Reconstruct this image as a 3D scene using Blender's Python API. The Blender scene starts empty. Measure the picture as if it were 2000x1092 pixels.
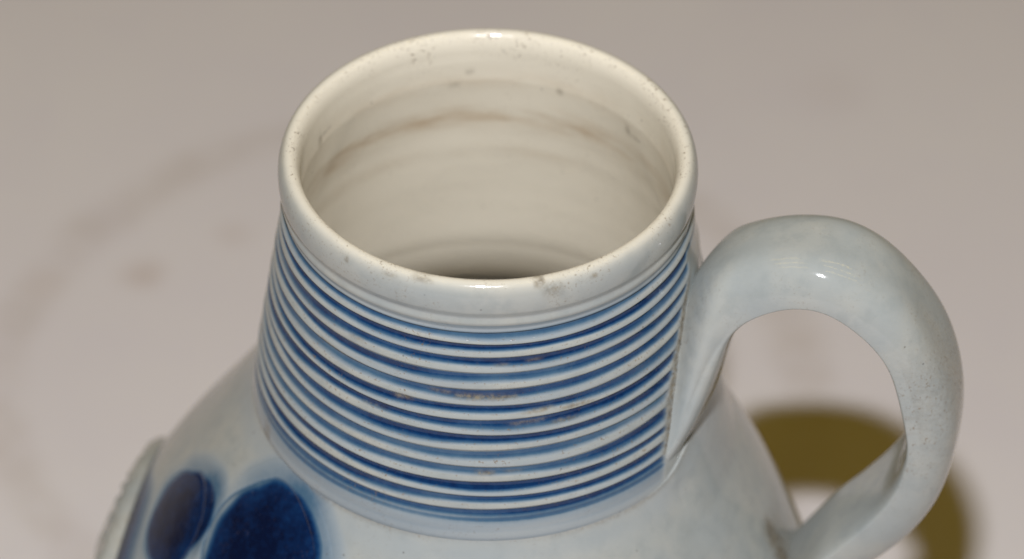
import bpy, math, random
import numpy as np

# ------------------------------------------------------------------ camera, world, lights
# Everything is laid out in centimetres with the rim of the jug at z = 0 and the
# table top at z = TABLE; CM / up() bring it to metres with the table top at 0.
CM = 0.01
TABLE = -18.0
scene = bpy.context.scene
col = scene.collection

def W(p):
    return (p[0] * CM, p[1] * CM, (p[2] - TABLE) * CM)

from mathutils import Matrix, Vector
cam_data = bpy.data.cameras.new('camera')
cam = bpy.data.objects.new('camera', cam_data)
col.objects.link(cam)
C_POS = (0.0, -69.81748, 56.79366)
C_FWD = Vector((0.00541, 0.7572, -0.65316)).normalized()
C_RIGHT = Vector((0.99994, 0.00213, 0.01076)).normalized()
C_UP = C_RIGHT.cross(C_FWD).normalized()
C_RIGHT = C_FWD.cross(C_UP).normalized()
m = Matrix((C_RIGHT, C_UP, -C_FWD)).transposed().to_4x4()
m.translation = Vector(W(C_POS))
cam.matrix_world = m
cam_data.sensor_width = 36.0
cam_data.lens = 9030.1 / 2000.0 * 36.0
cam_data.clip_start = 0.05
cam_data.clip_end = 50.0
cam_data.dof.use_dof = True
cam_data.dof.focus_distance = 0.885
cam_data.dof.aperture_fstop = 10.0
scene.camera = cam

world = bpy.data.worlds.new('World')
scene.world = world
world.use_nodes = True
bg = world.node_tree.nodes['Background']
bg.inputs['Color'].default_value = (1.0, 0.70, 0.15, 1)
bg.inputs['Strength'].default_value = 0.062

def area(name, pos, target, sx, sy, power, color):
    l = bpy.data.lights.new(name, 'AREA')
    l.shape = 'RECTANGLE'
    l.size, l.size_y = sx, sy
    l.energy = power
    l.color = color
    o = bpy.data.objects.new(name, l)
    col.objects.link(o)
    o.location = pos
    d = Vector(target) - Vector(pos)
    o.rotation_euler = d.to_track_quat('-Z', 'Y').to_euler()
    return o

# flash on the camera's shoe, and the room's warm ceiling strips
area('camera_flash', W((-2.0, -56.0, 70.2)), W((1, 2, -8)), 0.042, 0.026, 9.0, (0.94, 0.955, 1.0))
for yy in (-0.55, 0.05, 0.65):
    for xx in (-0.9, 0.75):
        area('ceiling_strip_lamp', (xx, yy, 2.1), (xx, yy, 0.0), 1.0, 0.06, 0.92, (1.0, 0.69, 0.10))

vs = scene.view_settings
vs.view_transform = 'Standard'
vs.look = 'None'
vs.exposure = 0.0
vs.gamma = 1.0
vs.use_curve_mapping = False

# ------------------------------------------------------------------ node helpers
class NT:
    def __init__(self, name):
        self.mat = bpy.data.materials.new(name)
        self.mat.use_nodes = True
        self.t = self.mat.node_tree
        self.b = self.t.nodes['Principled BSDF']
    def n(self, kind, **kw):
        nd = self.t.nodes.new(kind)
        for k, v in kw.items():
            setattr(nd, k, v)
        return nd
    def link(self, a, b):
        self.t.links.new(a, b)
    def put(self, sock, v):
        if isinstance(v, bpy.types.NodeSocket):
            self.link(v, sock)
        elif v is not None:
            sock.default_value = v
    def math(self, op, a, b=None, c=None, clamp=False):
        nd = self.n('ShaderNodeMath', operation=op)
        nd.use_clamp = clamp
        for i, v in enumerate((a, b, c)):
            if v is not None:
                self.put(nd.inputs[i], v)
        return nd.outputs[0]
    def noise(self, vec, scale, detail=2.0, rough=0.5, w=None):
        nd = self.n('ShaderNodeTexNoise')
        self.put(nd.inputs['Vector'], vec)
        nd.inputs['Scale'].default_value = scale
        nd.inputs['Detail'].default_value = detail
        nd.inputs['Roughness'].default_value = rough
        return nd.outputs['Fac']
    def ramp(self, x, lo, hi, a=0.0, b=1.0):
        nd = self.n('ShaderNodeMapRange', interpolation_type='SMOOTHSTEP')
        self.put(nd.inputs['Value'], x)
        for nm, v in (('From Min', lo), ('From Max', hi), ('To Min', a), ('To Max', b)):
            self.put(nd.inputs[nm], v)
        return nd.outputs['Result']
    def mix(self, f, a, b):
        nd = self.n('ShaderNodeMix', data_type='RGBA')
        self.put(nd.inputs[0], f)
        self.put(nd.inputs[6], a if isinstance(a, bpy.types.NodeSocket) else (*a, 1))
        self.put(nd.inputs[7], b if isinstance(b, bpy.types.NodeSocket) else (*b, 1))
        return nd.outputs[2]
    def attr(self, name):
        nd = self.n('ShaderNodeAttribute', attribute_name=name)
        return nd.outputs['Fac']
    def coords(self, sx=100.0, sy=100.0, sz=100.0):
        tc = self.n('ShaderNodeTexCoord')
        mp = self.n('ShaderNodeMapping')
        mp.inputs['Scale'].default_value = (sx, sy, sz)
        self.link(tc.outputs['Object'], mp.inputs['Vector'])
        return mp.outputs['Vector']

def glaze_material():
    N = NT('salt_glaze')
    v = N.coords()                       # centimetres
    vflat = N.coords(100, 100, 420)      # squeezed along z: streaks run round the pot
    cob, dirt, stain = N.attr('cobalt'), N.attr('dirt'), N.attr('stain')
    # white body of the glaze, faintly mottled blue-grey and cream
    big = N.noise(v, 0.55, 3, 0.55)
    base = N.mix(N.ramp(big, 0.36, 0.66), (0.385, 0.412, 0.408), (0.455, 0.46, 0.428))
    cloud = N.noise(v, 2.3, 4, 0.6)
    base = N.mix(N.ramp(cloud, 0.42, 0.72, 0.0, 0.5), base, (0.315, 0.345, 0.345))
    # inside: cream, with ochre bands
    base = N.mix(N.math('MINIMUM', stain, 1.0), base, (0.85, 0.79, 0.662))
    st2 = N.math('SUBTRACT', stain, 1.0, clamp=True)
    stn = N.ramp(N.noise(vflat, 0.6, 4, 0.6), 0.30, 0.75)
    base = N.mix(N.math('MULTIPLY', N.math('MULTIPLY', st2, stn), 0.9), base, (0.50, 0.35, 0.20))
    # cobalt: pale wash -> mid blue -> deep navy where it pooled
    cn = N.noise(v, 7.0, 3, 0.6)
    cf = N.noise(v, 38.0, 2, 0.6)
    c2 = N.math('MULTIPLY', cob, N.ramp(cn, 0.25, 0.75, 0.94, 1.05))
    c2 = N.math('MULTIPLY', c2, N.ramp(cf, 0.3, 0.7, 0.97, 1.03))
    cr = N.n('ShaderNodeValToRGB')
    els = cr.color_ramp.elements
    els[0].position = 0.0; els[0].color = (0.44, 0.47, 0.475, 1)
    els[1].position = 1.0; els[1].color = (0.0008, 0.006, 0.032, 1)
    for pos, c in ((0.18, (0.285, 0.34, 0.385)), (0.42, (0.072, 0.148, 0.235)), (0.72, (0.007, 0.051, 0.15)), (0.88, (0.0025, 0.020, 0.082))):
        e = els.new(pos); e.color = (*c, 1)
    N.link(c2, cr.inputs['Fac'])
    base = N.mix(N.ramp(cob, 0.0, 0.15), base, cr.outputs['Color'])
    # grime: clustered brown specks and thin smears
    clump = N.ramp(N.noise(v, 1.1, 3, 0.6), 0.42, 0.66)
    clump = N.math('MAXIMUM', clump, N.ramp(dirt, 1.0, 1.4, 0.0, 0.55))
    speck = N.ramp(N.noise(v, 17.0, 2, 0.55), 0.60, 0.69)
    fine = N.ramp(N.noise(v, 46.0, 2, 0.5), 0.63, 0.70)
    smear = N.ramp(N.noise(vflat, 3.2, 5, 0.65), 0.52, 0.72)
    d1 = N.math('MULTIPLY', N.math('MULTIPLY', speck, clump), dirt)
    d2 = N.math('MULTIPLY', N.math('MULTIPLY', fine, N.ramp(clump, 0, 1, 0.12, 1.0)), N.math('MULTIPLY', dirt, 0.42))
    d3 = N.math('MULTIPLY', N.math('MULTIPLY', smear, clump), N.math('MULTIPLY', N.math('SUBTRACT', dirt, 1.0, clamp=True), 0.9))
    dm = N.math('MAXIMUM', N.math('MAXIMUM', d1, d2), d3, clamp=True)
    base = N.mix(N.math('MULTIPLY', dm, 0.75, clamp=True), base, (0.19, 0.125, 0.065))
    # residue where it was left: broken brown crusts and rubbed smears
    grime = N.attr('grime')
    gn = N.ramp(N.noise(v, 12.0, 4, 0.65), 0.30, 0.62)
    gm = N.math('MULTIPLY', grime, N.math('ADD', N.math('MULTIPLY', gn, 0.75), 0.25), clamp=True)
    base = N.mix(gm, base, N.mix(N.ramp(cn, 0.35, 0.65), (0.27, 0.225, 0.155), (0.14, 0.11, 0.075)))
    dm = N.math('MAXIMUM', dm, N.math('MULTIPLY', gm, 0.8))
    # stray kiln specks everywhere
    vo = N.n('ShaderNodeTexVoronoi')
    N.link(v, vo.inputs['Vector']); vo.inputs['Scale'].default_value = 2.6
    vr = N.n('ShaderNodeSeparateColor'); N.link(vo.outputs['Color'], vr.inputs[0])
    kiln = N.math('MULTIPLY', N.ramp(vo.outputs['Distance'], 0.045, 0.075, 1.0, 0.0), N.ramp(vr.outputs[0], 0.70, 0.72))
    base = N.mix(N.math('MULTIPLY', kiln, 0.55), base, (0.10, 0.09, 0.08))
    N.link(base, N.b.inputs['Base Color'])
    rg = N.ramp(N.noise(v, 3.0, 4, 0.6), 0.3, 0.8, 0.07, 0.15)
    rg = N.math('ADD', rg, N.math('MULTIPLY', dm, 0.4))
    N.link(rg, N.b.inputs['Roughness'])
    N.b.inputs['IOR'].default_value = 1.5
    N.b.inputs['Specular IOR Level'].default_value = 0.5
    # orange-peel relief of the glaze
    b1 = N.noise(v, 9.0, 3, 0.55)
    b2 = N.noise(v, 1.6, 2, 0.5)
    h = N.math('ADD', N.math('MULTIPLY', b1, 0.0030), N.math('MULTIPLY', b2, 0.014))
    h = N.math('ADD', h, N.math('MULTIPLY', dm, 0.004))
    bp = N.n('ShaderNodeBump')
    bp.inputs['Strength'].default_value = 0.7
    bp.inputs['Distance'].default_value = CM
    N.link(h, bp.inputs['Height'])
    N.link(bp.outputs['Normal'], N.b.inputs['Normal'])
    return N.mat

def table_material():
    N = NT('stained_tabletop')
    v = N.coords()
    sep = N.n('ShaderNodeSeparateXYZ'); N.link(v, sep.inputs[0])
    x, y = sep.outputs[0], sep.outputs[1]
    warp = N.noise(v, 0.22, 3, 0.6)
    tone = N.ramp(N.noise(v, 0.10, 4, 0.6), 0.3, 0.7)
    base = N.mix(tone, (0.698, 0.655, 0.668), (0.72, 0.681, 0.68))
    base = N.mix(N.ramp(N.noise(v, 0.45, 4, 0.6), 0.45, 0.75, 0, 0.35), base, (0.677, 0.633, 0.666))
    # ring left by a pot
    def dist(cx, cy):
        dx = N.math('SUBTRACT', x, cx); dy = N.math('SUBTRACT', y, cy)
        return N.math('SQRT', N.math('ADD', N.math('MULTIPLY', dx, dx), N.math('MULTIPLY', dy, dy)))
    r = N.math('ADD', dist(-1.93, 13.05), N.math('MULTIPLY', N.math('SUBTRACT', warp, 0.5), 1.6))
    dr = N.math('ABSOLUTE', N.math('SUBTRACT', r, 9.75))
    ring = N.math('MULTIPLY', N.ramp(dr, 0.15, 1.0, 1.0, 0.0), N.ramp(N.noise(v, 0.33, 4, 0.65), 0.32, 0.68, 0.25, 1.0))
    base = N.mix(N.math('MULTIPLY', ring, 0.36), base, (0.46, 0.385, 0.33))
    for cx, cy, rad, s in ((-8.44, 16.87, 1.0, 0.34), (-6.43, 18.47, 0.8, 0.15), (-11.0, 16.5, 0.9, 0.16), (9.0, 24.5, 1.6, 0.08)):
        d = N.math('ADD', dist(cx, cy), N.math('MULTIPLY', N.math('SUBTRACT', warp, 0.5), 1.5))
        base = N.mix(N.ramp(d, 0.0, rad, s, 0.0), base, (0.42, 0.30, 0.22))
    N.link(base, N.b.inputs['Base Color'])
    N.b.inputs['Roughness'].default_value = 0.62
    N.b.inputs['Specular IOR Level'].default_value = 0.25
    bp = N.n('ShaderNodeBump'); bp.inputs['Strength'].default_value = 0.3
    bp.inputs['Distance'].default_value = 0.0003
    N.link(N.noise(v, 6.0, 5, 0.6), bp.inputs['Height'])
    N.link(bp.outputs['Normal'], N.b.inputs['Normal'])
    return N.mat

GLAZE = glaze_material()
TABLETOP = table_material()

# ------------------------------------------------------------------ mesh helpers
def build(name, verts, faces, mat, parent=None, normals=None, attrs=None):
    v = np.array(verts, dtype=float).reshape(-1, 3).copy()
    v[:, 2] -= TABLE
    v *= CM
    me = bpy.data.meshes.new(name)
    me.from_pydata(v.tolist(), [], faces)
    for k, a in (attrs or {}).items():
        at = me.attributes.new(k, 'FLOAT', 'POINT')
        at.data.foreach_set('value', np.ascontiguousarray(a, dtype=np.float32).ravel())
    me.polygons.foreach_set('use_smooth', [True] * len(me.polygons))
    me.materials.append(mat)
    me.update()
    if normals is not None:
        me.normals_split_custom_set_from_vertices(np.asarray(normals, dtype=float).reshape(-1, 3).tolist())
    o = bpy.data.objects.new(name, me)
    col.objects.link(o)
    if parent is not None:
        o.parent = parent
    return o

def grid_faces(nr, nc, wrap_c=True, wrap_r=False, flip=False):
    i = np.arange(nr if wrap_r else nr - 1)[:, None]
    j = np.arange(nc if wrap_c else nc - 1)[None]
    i2, j2 = (i + 1) % nr, (j + 1) % nc
    q = np.stack([i * nc + j, i * nc + j2, i2 * nc + j2, i2 * nc + j], -1).reshape(-1, 4)
    if flip:
        q = q[:, ::-1]
    return q.tolist()

def sstep(a, b, x):
    t = np.clip((x - a) / (b - a), 0, 1)
    return t * t * (3 - 2 * t)

def grid_normals(G, outward=None):
    dr = np.gradient(G, axis=0)
    ext = np.concatenate([G[:, -1:], G, G[:, :1]], 1)
    dc = ext[:, 2:] - ext[:, :-2]
    n = np.cross(dc, dr)
    n /= np.linalg.norm(n, axis=-1, keepdims=True) + 1e-12
    return n

# ------------------------------------------------------------------ the setting: the table top
def tabletop():
    import bmesh
    bm = bmesh.new()
    bmesh.ops.create_cube(bm, size=1.0)
    for q in bm.verts:
        q.co = Vector((q.co.x * 2.2, q.co.y * 1.7 + 0.25, (q.co.z - 0.5) * 0.03))
    bmesh.ops.bevel(bm, geom=list(bm.edges), offset=0.004, segments=3, affect='EDGES')
    me = bpy.data.meshes.new('tabletop')
    bm.to_mesh(me); bm.free()
    me.materials.append(TABLETOP)
    o = bpy.data.objects.new('tabletop', me)
    col.objects.link(o)
    o['kind'] = 'structure'
    o['label'] = 'pale pinkish white tabletop with a faint brown ring stain'
tabletop()

# ------------------------------------------------------------------ the jug
rng = np.random.default_rng(7)
jug = bpy.data.objects.new('stoneware_jug', None)
col.objects.link(jug)
jug.empty_display_size = 0.05
jug['label'] = 'glazed white stoneware jug with blue ringed neck and looped strap handle'
jug['category'] = 'jug'

NT_ = 640
TH = np.linspace(0, 2 * np.pi, NT_, endpoint=False)

def rb(z):                                # mean neck radius
    return np.interp(z, [-6.17, -1.25], [4.745, 4.0])

GROOVES = [-1.407, -1.705, -2.027, -2.375, -2.725, -3.085, -3.402, -3.768, -4.120, -4.490, -4.848, -5.195, -5.508]
BLUE = [.50, .92, .72, .74, .62, .74, .86, .78, .52, .60, .90, .80, .66]
AMP = 0.058

rows = []                                 # (r, z, tag, cobalt, dirt, stain)
# inner wall, from the dark flare at the bottom up to the lip
for z in np.linspace(-7.8, -0.75, 140):
    ri = 3.655 + (rb(z) - rb(-0.75)) * 0.80
    if z < -5.6:
        ri += ((-5.6 - z) / 2.2) ** 2 * 0.82
    ri += 0.002 * math.sin(z * 5.1) * math.exp(-((z + 3.0) / 1.6) ** 2) + 0.0006 * math.sin(z * 11.0 + 1)
    ri += 0.022 * float(sstep(-1.9, -2.9, np.array(z))) - 0.006 * math.exp(-((z + 3.2) / 0.25) ** 2)
    st = 1.0
    for c, w, s in ((-1.25, .25, .30), (-2.25, .30, .75), (-3.3, .22, .16)):
        st += s * math.exp(-((z - c) / w) ** 2)
    rows.append((ri, z, 'in', 0.0, 0.25, st))
# lip: a tall rounded section
for a in np.linspace(180, -20, 46):
    ar = math.radians(a)
    c, s = math.cos(ar), math.sin(ar)
    bt = 0.455 if s > 0 else 0.50
    r = 3.8804 + 0.2196 * math.copysign(abs(c) ** 0.9, c)
    z = -0.598 + bt * math.copysign(abs(s) ** 0.92, s)
    stn = float(sstep(15, 120, np.array(a)))
    rows.append((r, z, 'rim', 0.03 if a < 60 else 0.0, 0.8 + 0.55 * math.exp(-((a - 118) / 32) ** 2), stn))
# step, bead and quirk under the lip
for r, z in ((4.078, -0.80), (4.058, -0.86), (4.040, -0.90), (4.031, -0.94), (4.035, -0.98), (4.05, -1.02), (4.058, -1.06), (4.05, -1.105), (4.032, -1.145), (4.016, -1.18), (4.006, -1.22)):
    rows.append((r, z, 'rim', 0.06 if z > -0.98 else (0.0 if z > -1.11 else 0.16), 0.35, 0.0))
for z in np.linspace(-1.24, -1.32, 5):
    rows.append((3.998 + 0.01 * math.sin((z + 1.22) / -0.17 * math.pi), z, 'neck', 0.12 + 0.3 * float(sstep(-1.27, -1.34, np.array(z))), 0.3, 0.0))
# twelve turned ridges with cobalt in the grooves between them
NU = 22
groove_u = {}
for k in range(12):
    z0, z1 = GROOVES[k] + 0.075, GROOVES[k + 1] + 0.075
    amp = AMP * (0.9 + 0.2 * rng.random())
    e0, e1 = 0.54 + 0.08 * rng.random(), 0.88 + 0.03 * rng.random()
    for i in range(NU):
        u = i / NU
        pk = 0.74
        h = amp * (float(sstep(0.12, pk, np.array(u))) if u < pk else 1 - float(sstep(0.0, 1.0, np.array((u - pk) / (1 - pk)))) ** 1.2)
        z = z0 + (z1 - z0) * u
        cb = max(BLUE[k] * float(1 - sstep(0.22, e0, np.array(u))), BLUE[k + 1] * float(sstep(e1, 0.99, np.array(u))))
        d = 0.35 + 1.35 * math.exp(-((u - 0.50) / 0.09) ** 2)
        tag = ('ridge', k) if 0.44 <= u <= 0.96 else 'neck'
        groove_u[len(rows)] = (k, u, e0, e1)
        rows.append((rb(z) - 0.04 + h, z, tag, cb, d, 0.0))
# collar under the last groove
for z, dr, cb in ((-5.433, -.04, .72), (-5.47, -.038, .74), (-5.51, -.032, .70), (-5.54, -.02, .45), (-5.57, -.015, .36), (-5.61, -.02, .55), (-5.65, -.012, .46), (-5.68, .0, .24), (-5.74, .005, .18), (-5.82, .0, .15), (-5.88, -.006, .17), (-5.94, .0, .13), (-6.02, .0, .12), (-6.09, -.005, .16), (-6.13, -.03, .2), (-6.17, -.08, .15), (-6.25, -.16, .1)):
    rows.append((rb(z) + dr, z, 'neck', cb, 0.5 if z > -6.1 else 1.3, 0.0))

R = np.array([q[0] for q in rows]); Z = np.array([q[1] for q in rows])
inner = np.array([q[2] == 'in' for q in rows])
COB = np.array([q[3] for q in rows]); DIRT = np.array([q[4] for q in rows]); STAIN = np.array([q[5] for q in rows])
T2, R2, Z2 = TH[None], R[:, None], Z[:, None]
f = (~inner[:, None]) * sstep(-0.9, -1.6, Z2) * sstep(-6.1, -5.4, Z2)      # hand wobble, only on the turned part
dz = f * (0.016 * np.sin(T2 + 1.7 * Z2) + 0.012 * np.sin(2 * T2 + 4.1 * Z2 + 1) + 0.010 * np.sin(5 * T2 + 9 * Z2))
dr = 0.012 * np.sin(2 * T2 + 0.6) + 0.006 * np.sin(3 * T2) + f * 0.008 * np.sin(4 * T2 + 7 * Z2)
dr = dr + np.where(inner[:, None], 0.006 * np.sin(3 * T2 + 2 * Z2) + 0.003 * np.sin(7 * T2 + 2 * Z2), 0)
# angle from the line where the handle was luted on; the ridges die out against it
tj = -np.radians(np.interp(-Z, [2.1, 2.23, 2.77, 3.44, 4.17, 5.3, 5.9], [15.5, 17.5, 24.2, 30.2, 34.8, 38.5, 39.5]))[:, None]
seam = (T2 - tj + np.pi) % (2 * np.pi) - np.pi
fill = np.exp(-(np.minimum(seam + 0.012, 0) / 0.022) ** 2) * sstep(0.6, 0.3, seam) * (~inner[:, None]) * sstep(-1.4, -1.8, Z2)
dr = dr + fill * (rb(Z2) + 0.005 - R2)
G = np.stack([(R2 + dr) * np.cos(T2), (R2 + dr) * np.sin(T2), Z2 + dz + 0 * T2], -1)
# a darker blotch where the cobalt pooled across two grooves at the front
a0 = np.radians(272.0)
blotch = np.exp(-((T2 - a0) / 0.10) ** 2) * np.exp(-((Z2 + 4.95) / 0.22) ** 2)
CB2 = COB[:, None] * (1 + 0.16 * np.sin(3 * T2 + 6 * Z2) + 0.10 * np.sin(7 * T2 - 11 * Z2)) + 0.30 * blotch * (COB[:, None] > 0.2)
for i, (k, u, e0, e1) in groove_u.items():        # the wash ran unevenly round the pot
    def strength(q):
        return BLUE[q] * (1 + 0.16 * np.sin(TH * 2 + q * 2.4) + 0.10 * np.sin(TH * 5 + q * 4.1) + 0.05 * np.sin(TH * 23 + q * 7))
    ee = e0 + 0.07 * np.sin(TH * 3 + k * 1.9) + 0.03 * np.sin(TH * 11 + k * 5)
    CB2[i] = np.maximum(strength(k) * (1 - sstep(0.16, ee, np.full_like(TH, u))), strength(k + 1) * sstep(e1, 1.02, np.full_like(TH, u))) + 0.3 * blotch[i] * (u < 0.4) + 0.05 + 0.05 * np.sin(TH * 4 + k * 3.3)
CB2 = np.clip(CB2 * (1 - 0.9 * fill), 0, 0.84)
D2 = DIRT[:, None] + 0 * T2
# residue on the neck, and brown marks inside it: (angle, height, half width along, half height, strength)
GR2 = np.zeros_like(D2)
for ang, zc, la, lz, st in ((224, -2.585, 4.0, .035, .8), (231, -2.60, 4.5, .03, .6), (248, -3.02, 2.6, .05, .75), (258, -2.72, 3.0, .035, .5), (268, -2.76, 6.5, .045, .85), (276, -2.77, 3.0, .03, .6),
                            (284, -3.16, 4.0, .035, .7), (294, -3.22, 5.0, .035, .7), (281, -3.40, 5.0, .03, .55), (291, -3.50, 4.0, .03, .6), (270, -4.50, 2.4, .04, .8), (277, -4.48, 2.5, .025, .4),
                            (240, -3.45, 4.0, .03, .4), (233, -2.10, 2.5, .03, .4), (274, -2.06, 2.0, .025, .5), (283, -2.05, 2.5, .025, .4), (202, -5.95, 2.0, .22, .55), (203, -6.12, 1.2, .06, .8),
                            (156, -1.12, 1.3, .10, .7), (152, -1.04, 3.0, .03, .45), (41, -1.54, 1.2, .09, .6), (37.5, -1.60, 2.2, .03, .5), (67, -1.31, 1.2, .06, .45), (96, -1.03, 1.5, .05, .35), (101, -1.33, 1.8, .05, .3),  # inside the neck: a crack and dents drawn in brown
                            (284.5, -0.20, 1.6, .06, .8), (288, -0.38, 3.0, .10, .45), (252, -0.2, 3.0, .03, .55), (243, -0.25, 2.0, .03, .45), (300, -0.30, 1.2, .03, .7), (229, -0.3, .7, .04, .8)):
    da = (T2 - math.radians(ang) + np.pi) % (2 * np.pi) - np.pi
    wob = zc + 0.02 * np.sin(9 * T2)
    GR2 += 1.1 * st * np.exp(-np.abs(da / math.radians(la)) ** 4) * np.exp(-((Z2 - wob) / (lz * 1.35)) ** 2)
# crusted seam where the handle was luted on
GR2 += 1.0 * np.exp(-(seam / 0.032) ** 2) * sstep(-2.0, -2.5, Z2) * sstep(-5.7, -5.2, Z2) * (~inner[:, None])
GR2 = np.clip(GR2, 0, 1)
S2 = STAIN[:, None] + 0 * T2
NRM = grid_normals(G)

def lathe_part(name, idx, parent):
    g = G[idx]
    return build(name, g.reshape(-1, 3), grid_faces(len(idx), NT_), GLAZE, parent, NRM[idx].reshape(-1, 3),
                 dict(cobalt=CB2[idx], dirt=D2[idx], stain=S2[idx], grime=GR2[idx]))

tags = [q[2] for q in rows]
rim_idx = [i for i, t in enumerate(tags) if t == 'rim']
in_idx = [i for i, t in enumerate(tags) if t == 'in']
first_out = rim_idx[-1] + 1

# neck = grooved wall with the ridges let in, plus its inner face
def neck_part():
    ids = list(range(first_out, len(rows)))
    g = G[ids].copy(); n = NRM[ids].copy()
    for a, i in enumerate(ids):
        if isinstance(tags[i], tuple):
            edge = (not isinstance(tags[i - 1], tuple)) or (not isinstance(tags[i + 1], tuple))
            if not edge:
                g[a, :, 0] *= 1 - 0.05 / R[i]; g[a, :, 1] *= 1 - 0.05 / R[i]
                g[a, :, :2] *= (rb(Z[i]) - 0.06) / (R[i])
    out_idx = ids
    gi = G[in_idx + rim_idx[:1]]; ni = NRM[in_idx + rim_idx[:1]]
    iid = in_idx + rim_idx[:1]
    # outer sheet starts at the foot of the rim
    g = np.concatenate([G[rim_idx[-1:]], g]); n = np.concatenate([NRM[rim_idx[-1:]], n]); oid = rim_idx[-1:] + out_idx
    fo = grid_faces(len(oid), NT_)
    off = len(oid) * NT_
    fi = [[q + off for q in fc] for fc in grid_faces(len(iid), NT_)]
    # close the foot of the wall
    a = (len(oid) - 1) * NT_
    cl = [[a + j, a + (j + 1) % NT_, off + (j + 1) % NT_, off + j] for j in range(NT_)]
    cid = oid + iid
    return build('neck', np.concatenate([g.reshape(-1, 3), gi.reshape(-1, 3)]), fo + fi + cl, GLAZE, jug,
                 np.concatenate([n.reshape(-1, 3), ni.reshape(-1, 3)]),
                 dict(cobalt=CB2[cid], dirt=D2[cid], stain=S2[cid], grime=GR2[cid]))
neck = neck_part()
rim = lathe_part('rim', rim_idx, jug)
for k in range(12):
    idx = [i for i, t in enumerate(tags) if t == ('ridge', k)]
    g = G[idx]; n = NRM[idx]
    back = g[[-1, 0]].copy(); back[..., :2] *= 0.975
    bn = -n[[-1, 0]]
    sel = idx + [idx[-1], idx[0]]
    build('ridge', np.concatenate([g, back]).reshape(-1, 3), grid_faces(len(sel), NT_, wrap_r=True), GLAZE, neck,
          np.concatenate([n, bn]).reshape(-1, 3), dict(cobalt=CB2[sel], dirt=D2[sel], stain=S2[sel], grime=GR2[sel]))

# ---- body: conical shoulder, fuller on the side away from the handle
Z0, R0, ZC, ZB = -6.12, 4.71, -11.5, -17.98
def body_r(t, z):
    z = np.asarray(z, float); t = np.asarray(t, float)
    s = np.clip((Z0 - z) / (Z0 - ZC), 0, 1)
    a = R0 + (8.06 - R0) * (1 - (1 - s) ** 1.304) ** (1 / 0.83)
    b = R0 + (7.00 - R0) * (1 - (1 - s) ** 1.308) ** (1 / 0.78)
    w = 0.5 - 0.5 * np.cos(t)
    r = a * w + b * (1 - w)
    q = np.clip((ZC - z) / (ZC - ZB), 0, 1)
    return 4.9 + (r - 4.9) * np.sqrt(np.maximum(1 - q ** 2.3, 0))
def body_p(t, z, off=0.0):
    r = body_r(t, z) + off
    s = np.clip((Z0 - z) / (Z0 - ZC), 0, 1)
    q = np.clip((ZC - z) / (ZC - ZB), 0, 1)
    return np.stack([r * np.cos(t), r * np.sin(t) - 0.465 * s * (1 - q), z + 0 * r], -1)

ROUNDELS = [(math.radians(217.0), -7.68, 1.68, 6.0), (math.radians(190.5), -8.75, 1.2, 6.5)]
def roundel_f(k, t, z):
    tc, zc, rad, r0 = ROUNDELS[k]
    a = r0 * (t - tc); b = (z - zc) * 1.30
    ang = np.arctan2(b, a)
    rr = np.hypot(a, b) * (1 + 0.035 * np.sin(3 * ang + k) + 0.02 * np.sin(5 * ang + 2))
    return rr / rad, a, b

MED = (math.radians(168.0), -12.50, 2.50, 7.9)      # medallion: angle, height, radius, body radius
def med_cobalt(t, z):                               # cobalt pooled along the medallion's near edge
    mq = np.hypot((t - MED[0]) * MED[3] / 1.25, z - MED[1]) / MED[2]
    return 0.97 * (1 - sstep(1.03, 1.16 + 0.34 * sstep(166, 184, np.degrees(t)), mq + 0.02 * np.sin(20 * t))) * sstep(156, 166, np.degrees(t)) * sstep(240, 215, np.degrees(t))
def paint(t, z):                                    # cobalt brushed over the incised circles
    out = med_cobalt(t, z)
    out = np.maximum(out, 0.08 * np.exp(-((z + 6.4) / 0.4) ** 2))
    for k in range(2):
        fr, a, b = roundel_f(k, t, z)
        ang = np.arctan2(b, a)
        bl = fr - 0.11 * np.clip(np.cos(ang - 0.75), 0, 1) + 0.03 * np.sin(4 * ang + 1) + 0.015 * np.sin(9 * ang) + 0.05 * np.clip(np.cos(ang - 2.6), 0, 1)
        if k == 1:
            bl = bl - 0.22 * np.clip(np.cos(ang - 0.95), 0, 1) ** 6
        brush = 0.022 * np.sin(5 * a + 1.5 * b + 2 * np.sin(2.1 * b)) + 0.018 * np.sin(9 * a - 6 * b + k + 2 * np.sin(3 * a))
        core = (0.90 + 0.10 * (1 - sstep(0.30, 0.92, fr)) + brush) * (1 - sstep(0.84, 1.06, bl))
        halo = (0.20 + 0.20 * np.clip(np.sin(ang + 0.35), 0, 1) ** 2 + 0.05 * np.sin(6 * ang)) * (1 - sstep(0.94, 1.55, bl))
        out = np.maximum(out, np.maximum(core, halo))
    return out
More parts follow.
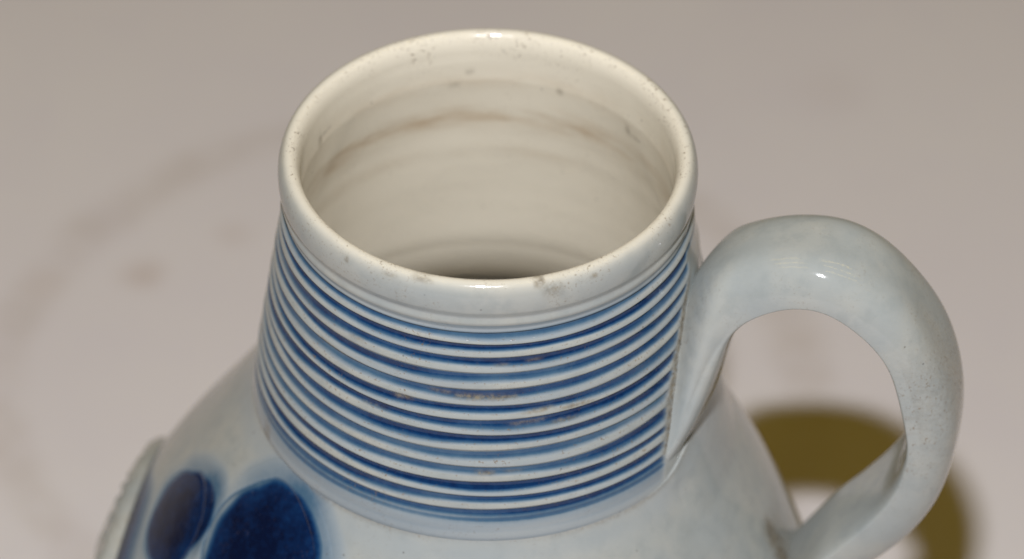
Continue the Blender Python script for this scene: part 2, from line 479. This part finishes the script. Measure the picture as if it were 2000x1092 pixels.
def make_body():
    zs = np.concatenate([[Z0 + 0.06, Z0 + 0.055, Z0 + 0.04, Z0 + 0.01, Z0 - 0.03], np.linspace(-6.2, -13, 200), np.linspace(-13.1, ZB, 60)])
    Tm, Zm = np.meshgrid(TH, zs)
    dep = np.zeros_like(Tm); cobalt = np.zeros_like(Tm)
    for k in range(2):
        fr, a, b = roundel_f(k, Tm, Zm)
        dep = np.maximum(dep, 0.06 * (1 - sstep(1.05, 1.19, fr)))
    dep -= 0.012 * np.sin(3 * Tm + 2 * Zm) * sstep(-6.3, -7.5, Zm)
    dep[0] += 0.2; dep[1] += 0.05
    P_ = body_p(Tm, Zm, -dep)
    # clay smeared up the neck under the root of the handle
    ta = (Tm + 0.10 + np.pi) % (2 * np.pi) - np.pi
    lift = 0.95 * np.exp(-(ta / 0.50) ** 4)
    fade = 1 - sstep(-6.06, -7.3, Zm)
    zl = Zm + lift * fade
    rl = rb(zl) + 0.035 - dep
    k_ = (fade ** 1.6) * np.minimum(lift / 0.25, 1)
    rr = np.hypot(P_[..., 0], P_[..., 1])
    sc = (rr * (1 - k_) + np.maximum(rl, 0) * k_) / rr
    P_[..., 0] *= sc; P_[..., 1] *= sc; P_[..., 2] = zl
    dirt = 0.22 + 1.1 * np.exp(-((Zm + 6.14) / 0.07) ** 2)
    dirt += 1.5 * np.exp(-(((Tm + 0.13 + np.pi) % (2 * np.pi) - np.pi) / 0.14) ** 2) * np.exp(-((Zm + 9.1) / 0.7) ** 2)
    cobalt = paint(Tm, Zm)
    grime = 1.0 * np.exp(-(((Tm + 0.20 + np.pi) % (2 * np.pi) - np.pi) / 0.05) ** 2) * sstep(-8.5, -8.9, Zm) * sstep(-11, -10, Zm)
    grime += 0.55 * np.exp(-(((Tm + 0.12 + np.pi) % (2 * np.pi) - np.pi) / 0.10) ** 2) * sstep(-8.6, -9.3, Zm) * sstep(-11.5, -10, Zm)
    grime += 0.35 * np.exp(-((Zm + 6.15) / 0.05) ** 2) * (0.5 + 0.5 * np.sin(5 * Tm))
    # inner face and floor
    zi = np.linspace(ZB + 0.7, -7.6, 50)
    Ti, Zi = np.meshgrid(TH, zi)
    Pi = body_p(Ti, Zi, -0.55)
    P_ = np.concatenate([P_, Pi])
    ex = np.zeros_like(Ti)
    V = P_.reshape(-1, 3)
    nr = P_.shape[0]
    nout = len(zs)
    F = grid_faces(nout, NT_)
    F += [[q + nout * NT_ for q in fc] for fc in grid_faces(len(zi), NT_)]
    F.append([(nout - 1) * NT_ + j for j in range(NT_)])
    F.append([nout * NT_ + j for j in range(NT_)][::-1])
    o = build('body', V, F, GLAZE, jug, None,
              dict(cobalt=np.concatenate([cobalt, ex]), dirt=np.concatenate([dirt, ex]), stain=np.concatenate([cobalt * 0, ex + 1]), grime=np.concatenate([grime, ex])))
    return o
body = make_body()

def make_roundel(k):
    tc, zc, rad, r0 = ROUNDELS[k]
    n = 150
    L = 1.32 * rad
    a = np.linspace(-L, L, n); b = np.linspace(-L, L, n)
    A, B = np.meshgrid(a, b)
    rr = np.maximum(np.hypot(A, B), 1e-9)
    sq = np.maximum(np.abs(A), np.abs(B)) / rr            # square -> disc
    A, B = A * sq, B * sq
    t = tc + A / r0; z = np.minimum(zc + B / 1.30, Z0 - 0.01)
    fr, _, _ = roundel_f(k, t, z)
    ang = np.arctan2(B, A)
    line = fr * (1 + 0.05 * np.sin(ang + 0.5)) - (0.96 if k == 0 else 0.93)
    off = 0.006 - 0.05 * sstep(1.20, 1.30, fr)
    off -= 0.022 * np.exp(-(line * rad / 0.04) ** 2)
    cb = paint(t, z)
    cb = np.maximum(cb, 0.5 * np.exp(-(line * rad / 0.05) ** 2))
    o = build('painted_roundel', body_p(t, z, off).reshape(-1, 3), grid_faces(n, n, wrap_c=False), GLAZE, body, None,
              dict(cobalt=cb, dirt=0.2 + 0 * cb, stain=0 * cb))
    o['label'] = ['large round cobalt blue spot with incised outline below the neck', 'smaller round cobalt blue spot beside the raised medallion'][k]
    return o
for k in range(2):
    make_roundel(k)

def make_medallion():
    tc, zc, rad, r0 = MED
    nr, nc = 60, 200
    q = np.linspace(0, 1, nr)[:, None]; ph = np.linspace(0, 2 * np.pi, nc, endpoint=False)[None]
    a = q * rad * 1.25 * np.cos(ph); b = q * rad * np.sin(ph)
    t = tc + a / r0; z = zc + b
    off = 0.17 * (1 - sstep(0.965, 1.0, q)) - 0.08 * sstep(0.97, 1.0, q) + 0 * ph
    off = off + 0.10 * np.exp(-((q - 0.91) / 0.045) ** 2) * (1 + 0.25 * np.sin(23 * ph) * np.sin(9 * ph))
    off = off + 0.10 * np.exp(-((q - 0.74) / 0.04) ** 2) * (0.5 + 0.5 * np.sin(30 * ph))
    off = off + 0.16 * (1 - sstep(0.2, 0.62, q)) * (0.75 + 0.25 * np.cos(6 * ph))
    cb = 0.5 * np.exp(-((q - 0.82) / 0.03) ** 2) + 0 * ph
    gr = 0.45 * np.exp(-((q - 0.80) / 0.07) ** 2) * (0.6 + 0.4 * np.sin(17 * ph) * np.sin(5 * ph)) + 0.6 * np.exp(-((q - 1.0) / 0.012) ** 2)
    V = body_p(t + 0 * z, z, off)
    o = build('medallion', V.reshape(-1, 3), grid_faces(nr, nc, flip=True), GLAZE, body, None,
              dict(cobalt=cb, dirt=1.4 + 0 * cb, stain=0 * cb, grime=gr))
    o['label'] = 'raised applied medallion with worn rim on the side of the body'
make_medallion()

# ---- handle: a pulled strap, its root smeared down the neck
OUT = [(3.95, -3.1), (4.22, -2.38), (4.65, -1.72), (5.30, -1.22), (6.07, -.94), (6.98, -.88), (7.90, -1.25), (8.67, -1.98), (9.24, -2.92), (9.6, -4.05), (9.7, -5.1), (9.55, -6.4), (9.1, -7.5), (8.47, -8.42), (7.80, -9.12), (7.0, -10.05), (6.2, -11.1)]
INN = [(4.0, -5.75), (4.37, -4.98), (4.68, -3.72), (5.18, -2.60), (6.05, -1.90), (6.9, -1.76), (7.6, -2.07), (8.15, -2.65), (8.52, -3.35), (8.77, -4.3), (8.87, -5.2), (8.72, -6.15), (8.35, -6.95), (7.75, -7.85), (7.2, -8.6), (6.6, -9.7), (5.9, -10.8)]
# the outer list has one lead-in point more: shift so that index i pairs with i
HW = [2.08, 1.86, 1.50, 1.22, 1.17, 1.15, 1.15, 1.15, 1.15, 1.15, 1.15, 1.15, 1.15, 1.15, 1.2, 1.3, 1.45]
def catmull(P_, m):
    P_ = np.array(P_, float)
    if P_.ndim == 1: P_ = P_[:, None]
    n = len(P_); out = []
    Q = np.concatenate([2 * P_[:1] - P_[1:2], P_, 2 * P_[-1:] - P_[-2:-1]])
    for i in range(n - 1):
        p0, p1, p2, p3 = Q[i:i + 4]
        for s in np.linspace(0, 1, m, endpoint=False):
            out.append(0.5 * (2 * p1 + (p2 - p0) * s + (2 * p0 - 5 * p1 + 4 * p2 - p3) * s * s + (3 * p1 - p0 - 3 * p2 + p3) * s ** 3))
    out.append(P_[-1])
    return np.array(out)
TH_H = math.radians(-14.0)
def make_handle():
    mm = 14
    O, I, H = catmull(OUT, mm), catmull(INN, mm), catmull(HW, mm)[:, 0]
    def smooth(x, k=2):
        for _ in range(k):
            y = x.copy(); y[1:-1] = (x[:-2] + 2 * x[1:-1] + x[2:]) / 4; x = y
        return x
    O, I = smooth(O, 30), smooth(I, 30)
    n = len(O); nc = 96
    ph = np.linspace(0, 2 * np.pi, nc, endpoint=False)
    tt = np.linspace(0, len(OUT) - 1, n)
    V = np.zeros((n, nc, 3)); dirt = np.zeros((n, nc)); grime = np.zeros((n, nc))
    e = np.array([math.cos(TH_H), math.sin(TH_H), 0]); l = np.array([-math.sin(TH_H), math.cos(TH_H), 0])
    c, s = np.cos(ph), np.sin(ph)
    for i in range(n):
        root = 1 - float(sstep(1.5, 4.0, np.array(tt[i])))
        root2 = 1 - float(sstep(0.6, 2.5, np.array(tt[i])))
        kk = 0.56 + 0.44 * root2
        thick = float(np.linalg.norm(O[i] - I[i]))
        lat = H[i] * np.sign(c) * np.abs(c) ** kk
        up = np.where(s >= 0, np.abs(s) ** (0.95 + 1.25 * root2), -(0.13 - 0.10 * root) / thick * np.abs(s) ** 0.8)
        up = up * (1 + 0.012 * np.cos(3 * ph))
        lat = np.where(lat > 0, lat * (1 + 0.55 * root * np.clip(1 - 1.6 * up, 0, 1)), lat)
        base = I[i][None] + (O[i] - I[i])[None] * up[:, None]
        base = base + 0.012 * np.sin(tt[i] * 2.3 + lat[:, None] * 2.2)
        base[:, 0] += 0.40 * root * np.where(s < 0, np.abs(s) ** 0.8, 0)
        V[i] = base[:, :1] * e + lat[:, None] * l
        V[i, :, 2] = base[:, 1]
        grime[i] = 0.22 * (s > 0.2) * math.exp(-((tt[i] - 8.6) / 1.3) ** 2) + 0.55 * math.exp(-((tt[i] - 16 + 0.4) / 0.5) ** 2) + 0.30 * root * (s < -0.5)  # browner on the outer bend, the lower end and the root's underside
        dirt[i] = 0.3 + (s > 0) * (1.15 * math.exp(-((tt[i] - 8.7) / 1.9) ** 2)) + 0.5 * math.exp(-((tt[i] - 1.0) / 1.0) ** 2)
    F = grid_faces(n, nc)
    F.append(list(range(nc))); F.append([(n - 1) * nc + j for j in range(nc)][::-1])
    build('handle', V.reshape(-1, 3), F, GLAZE, jug, None, dict(cobalt=0.03 + 0 * dirt, dirt=dirt, stain=0 * dirt, grime=grime))
make_handle()

# consistent face orientation on the closed shells without custom normals
import bmesh
for o in list(col.objects):
    if o.type == 'MESH' and o.name.split('.')[0] in ('body', 'handle'):
        bm = bmesh.new(); bm.from_mesh(o.data)
        bmesh.ops.recalc_face_normals(bm, faces=bm.faces)
        bm.to_mesh(o.data); bm.free()
